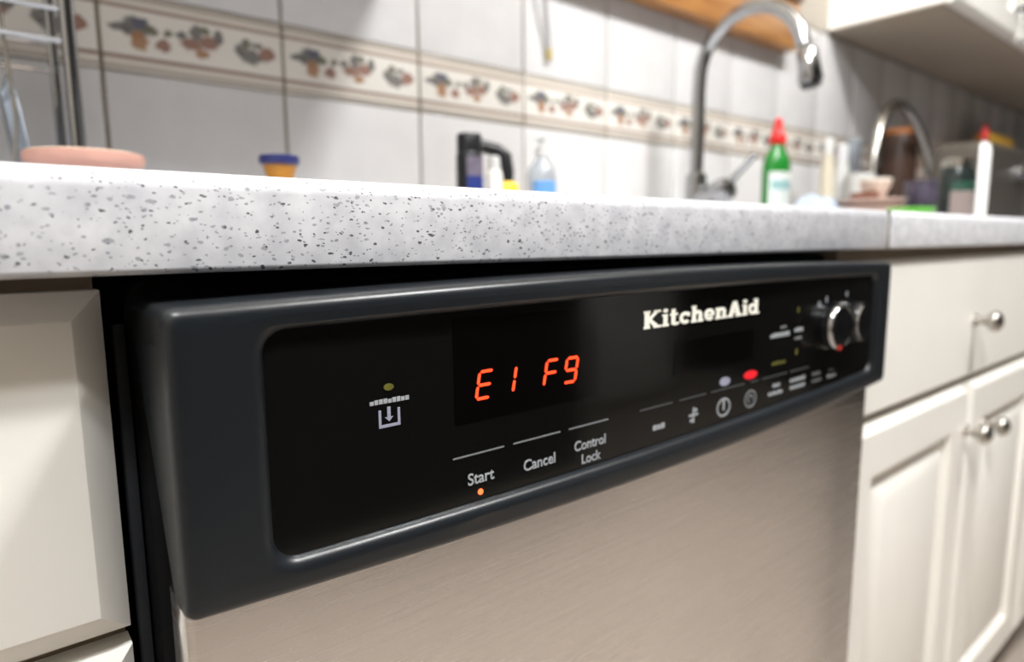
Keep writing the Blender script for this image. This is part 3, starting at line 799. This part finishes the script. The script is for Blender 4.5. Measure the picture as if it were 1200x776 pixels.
lathe_part('body', [(0, 0), (.022, 0), (.022, .004), (.018, .02), (.017, .12), (.021, .235), (.0195, .235), (.0155, .12), (.0160, .022), (0, .020)], (1.800, .565, CT), M['clear'], t)

M['pinkbeige'] = mat('pink_beige_glaze', rgb(206, 184, 172), .35, noise=.05)
pm = None
for i, lab in enumerate(('pink beige plate at the bottom of the pile by the counter joint', 'pink beige plate in the middle of the pile by the counter joint', 'pink beige plate on top of the pile, under bowl and sponge')):
    zz = CT+.0145*i
    o = finish('plate', lathe(bmesh.new(), [(0, 0), (.034, 0), (.036, .003), (.052, .009), (.0630, .0135), (.0640, .0150), (.0625, .0155), (.050, .0120), (.036, .0085), (0, .0080)], (0, 0, 0), n=44) if i == 0 else None, M['pinkbeige'], loc=(1.270, .300, zz), mesh=None if i == 0 else pm)
    pm = o.data
    tag(o, lab, 'plate', 'plates piled by the counter joint')
PZ = CT+.029+.0081
t = thing('bowl', 'small cream bowl standing on the pile of pink beige plates', 'bowl', (1.294, .300, PZ))
lathe_part('body', [(0, 0), (.0100, 0), (.0110, .002), (.0200, .016), (.0275, .036), (.0285, .0440), (.0260, .0430), (.0190, .018), (.010, .006), (0, .005)], (1.294, .300, PZ), mat('cream_glaze', rgb(206, 186, 172), .35), t, 40)
lathe_part('rim', [(.0272, .0405), (.0290, .0425), (.0292, .0462), (.0275, .0468), (.0262, .0435)], (1.294, .300, PZ), mat('ivory_glaze', rgb(232, 224, 212), .35), t, 40)
t = thing('cup', 'white cup standing behind the pile of plates', 'cup', (1.580, .45, CT))
lathe_part('body', [(0, 0), (.018, 0), (.021, .003), (.029, .050), (.0320, .122), (.0300, .122), (.026, .050), (0, .008)], (1.580, .45, CT), M['white_plastic'], t)
tag(finish('sponge', boxbm(1.238, 1.262, .278, .322, PZ, PZ+.020, bev=.003), mat('rust_sponge', rgb(108, 62, 46), .95, noise=.2, nscale=300, bump=.6)), 'rust brown sponge lying on the pile of plates, left of the small bowl', 'sponge')

t = thing('jug', 'tall dark brown jug with an orange rim behind the chrome arched tube', 'jug', (2.030, .54, CT))
M['brown'] = mat('dark_brown_glaze', rgb(64, 46, 37), .35, noise=.15, nscale=14)
lathe_part('body', [(0, 0), (.040, 0), (.043, .005), (.046, .09), (.047, .19), (.044, .260), (.041, .270), (.037, .268), (.04, .19), (.038, .02), (0, .015)], (2.030, .54, CT), M['brown'], t)
lathe_part('rim', [(.040, .262), (.0455, .262), (.0455, .278), (.040, .278)], (2.030, .54, CT), mat('orange_glaze', rgb(150, 92, 50), .35), t)
t = thing('filter_tap', 'slim chrome arched tube curving over in front of the brown jug', 'tap', (1.692, .47, CT))
tx, ty = 1.692, .47
pts = [(tx, ty, CT), (tx, ty, .16), (tx+.006, ty, .225), (tx+.024, ty, .290), (tx+.055, ty, .332), (tx+.095, ty, .356), (tx+.150, ty, .360), (tx+.200, ty, .348), (tx+.255, ty, .322), (tx+.305, ty, .285), (tx+.355, ty, .240), (tx+.390, ty, .200)]
finish('spout', tube(bmesh.new(), pts, .0125, 14), M['satin'], t)
lathe_part('base', [(0, 0), (.022, 0), (.022, .006), (.013, .012), (.012, .05), (0, .05)], (tx, ty, CT), M['chrome'], t)

t = thing('lime_dish', 'lime green shallow dish at the counter front edge right of the joint', 'dish', (1.055, .15, CT))
lathe_part('body', [(0, 0), (.022, 0), (.028, .006), (.0330, .0165), (.0315, .0175), (.027, .008), (0, .006)], (1.055, .15, CT), mat('lime_plastic', rgb(88, 172, 44), .4), t)
t = thing('mug', 'grey violet mug with pale flowers behind the lime dish', 'mug', (1.397, .255, CT))
lathe_part('body', [(0, 0), (.024, 0), (.026, .004), (.030, .040), (.031, .082), (.029, .082), (.0275, .02), (0, .010)], (1.397, .255, CT), mat('grey_violet_glaze', rgb(74, 68, 82), .35, noise=.6, nscale=70), t)
finish('handle', tube(bmesh.new(), [(1.369, .247, CT+.068), (1.351, .243, CT+.064), (1.347, .242, CT+.042), (1.355, .244, CT+.022), (1.371, .248, CT+.020)], .004, 8), mat('dark_violet', rgb(70, 66, 84), .4), t)
t = thing('glass_jar', 'dark glass jar with a green band and pale label left of the toaster', 'jar', (1.325, .175, CT))
lathe_part('body', [(0, 0), (.027, 0), (.028, .004), (.028, .082), (.024, .092), (.023, .098), (0, .098)], (1.325, .175, CT), mat('smoky_glass', rgb(38, 46, 45), .15, trans=.2), t)
wrap('band', 1.325, .175, .0283, CT+.055, CT+.070, PI, 2*PI+.6, mat('green_print', rgb(30, 66, 52), .5), t)
wrap('label', 1.325, .175, .0283, CT+.012, CT+.054, PI, 2*PI+.4, mat('pinkish_label', rgb(128, 116, 112), .5), t)
lathe_part('lid', [(0, 0), (.0255, 0), (.0255, .013), (.023, .015), (0, .015)], (1.325, .175, CT+.096), M['satin'], t)
t = thing('saucepan', 'black saucepan standing in the shade left of the toaster', 'pan', (2.26, .45, CT))
lathe_part('body', [(0, 0), (.068, 0), (.072, .005), (.074, .12), (.0705, .12), (.068, .01), (0, .008)], (2.26, .45, CT), M['dark'], t)
lathe_part('lid', [(0, .028), (.012, .026), (.05, .016), (.074, .004), (.075, 0), (0, 0)], (2.26, .45, CT+.1205), M['dark'], t)
lathe_part('lid_knob', [(0, 0), (.008, 0), (.008, .008), (.016, .014), (.014, .024), (0, .026)], (2.26, .45, CT+.147), M['dark'], t)
finish('handle', tube(bmesh.new(), [(2.192, .42, CT+.10), (2.14, .39, CT+.112), (2.085, .365, CT+.118)], [.008, .010, .009], 10), M['dark'], t)

# toaster: steel housing with its corner highlight painted as a white strip
t = thing('toaster', 'brushed steel toaster at the right end of the counter', 'toaster', (1.74, .275, CT))
X0, X1, Y0, Y1 = 1.565, 1.87, .195, .305
a = rrect(X0, X1, Y0, Y1, .020, 8, 4)
prof = [(0.004, .010), (0, .014), (0, .150), (.004, .162), (.014, .170), (.030, .172)]
def sc(d):
    return [((x-(X0+X1)/2)*(1-d/((X1-X0)/2))+(X0+X1)/2, (y-(Y0+Y1)/2)*(1-d/((Y1-Y0)/2))+(Y0+Y1)/2) for x, y in a]
bm = rings_to(bmesh.new(), [[Vector((x, y, CT+h)) for x, y in sc(d)] for d, h in prof])
finish('housing', bm, mat('toaster_steel', rgb(86, 81, 75), .42, metal=.5), t, sharp=40)
finish('base', boxbm(X0+.006, X1-.006, Y0+.006, Y1-.006, CT, CT+.0105), M['dark'], t)
corner_glint = []
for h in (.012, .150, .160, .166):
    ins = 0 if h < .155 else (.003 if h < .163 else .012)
    corner_glint.append([Vector((X0+.020-(.0212-ins)*math.cos(q), Y0+.020-(.0212-ins)*math.sin(q), CT+h)) for q in [.18+(1.05)*i/12 for i in range(13)]])
bm = bmesh.new(); rings_to(bm, corner_glint, False, False, closed=False)
finish('corner_highlight', bm, mat('painted_corner_highlight', rgb(240, 240, 238), .25), t)  # white strip painted in place of the glint on the rounded corner
for y in (.228, .272):
    finish('slot', boxbm(X0+.045, X1-.045, y-.012, y+.012, CT+.1715, CT+.1728), M['dark'], t)
lathe_part('dial', [(0, 0), (.016, 0), (.015, .012), (0, .013)], (1.775, Y0, CT+.115), M['chrome'], t, axis=(0, -1, 0))

t = thing('sauce_bottle', 'red bottle with a narrow neck behind the toaster', 'bottle', (2.62, .50, CT))
lathe_part('body', [(0, 0), (.034, 0), (.036, .004), (.036, .180), (.030, .235), (.014, .280), (.012, .300), (0, .300)], (2.62, .50, CT), mat('red_plastic', rgb(150, 26, 22), .4), t)
lathe_part('cap', [(0, 0), (.013, 0), (.012, .02), (.005, .045), (0, .046)], (2.62, .50, CT+.300), M['redcap'], t)
t = thing('food_packet', 'yellow and red packet leaning behind the toaster', 'packet', (2.84, .53, CT))
finish('bag', boxbm(2.70, 2.98, .50, .56, CT, CT+.335, bev=.018, seg=3), mat('yellow_packet', rgb(200, 156, 60), .45, noise=.15, nscale=25), t)
finish('label', boxbm(2.72, 2.96, .4985, .501, CT+.10, CT+.285), mat('red_label', rgb(160, 40, 28), .5), t)
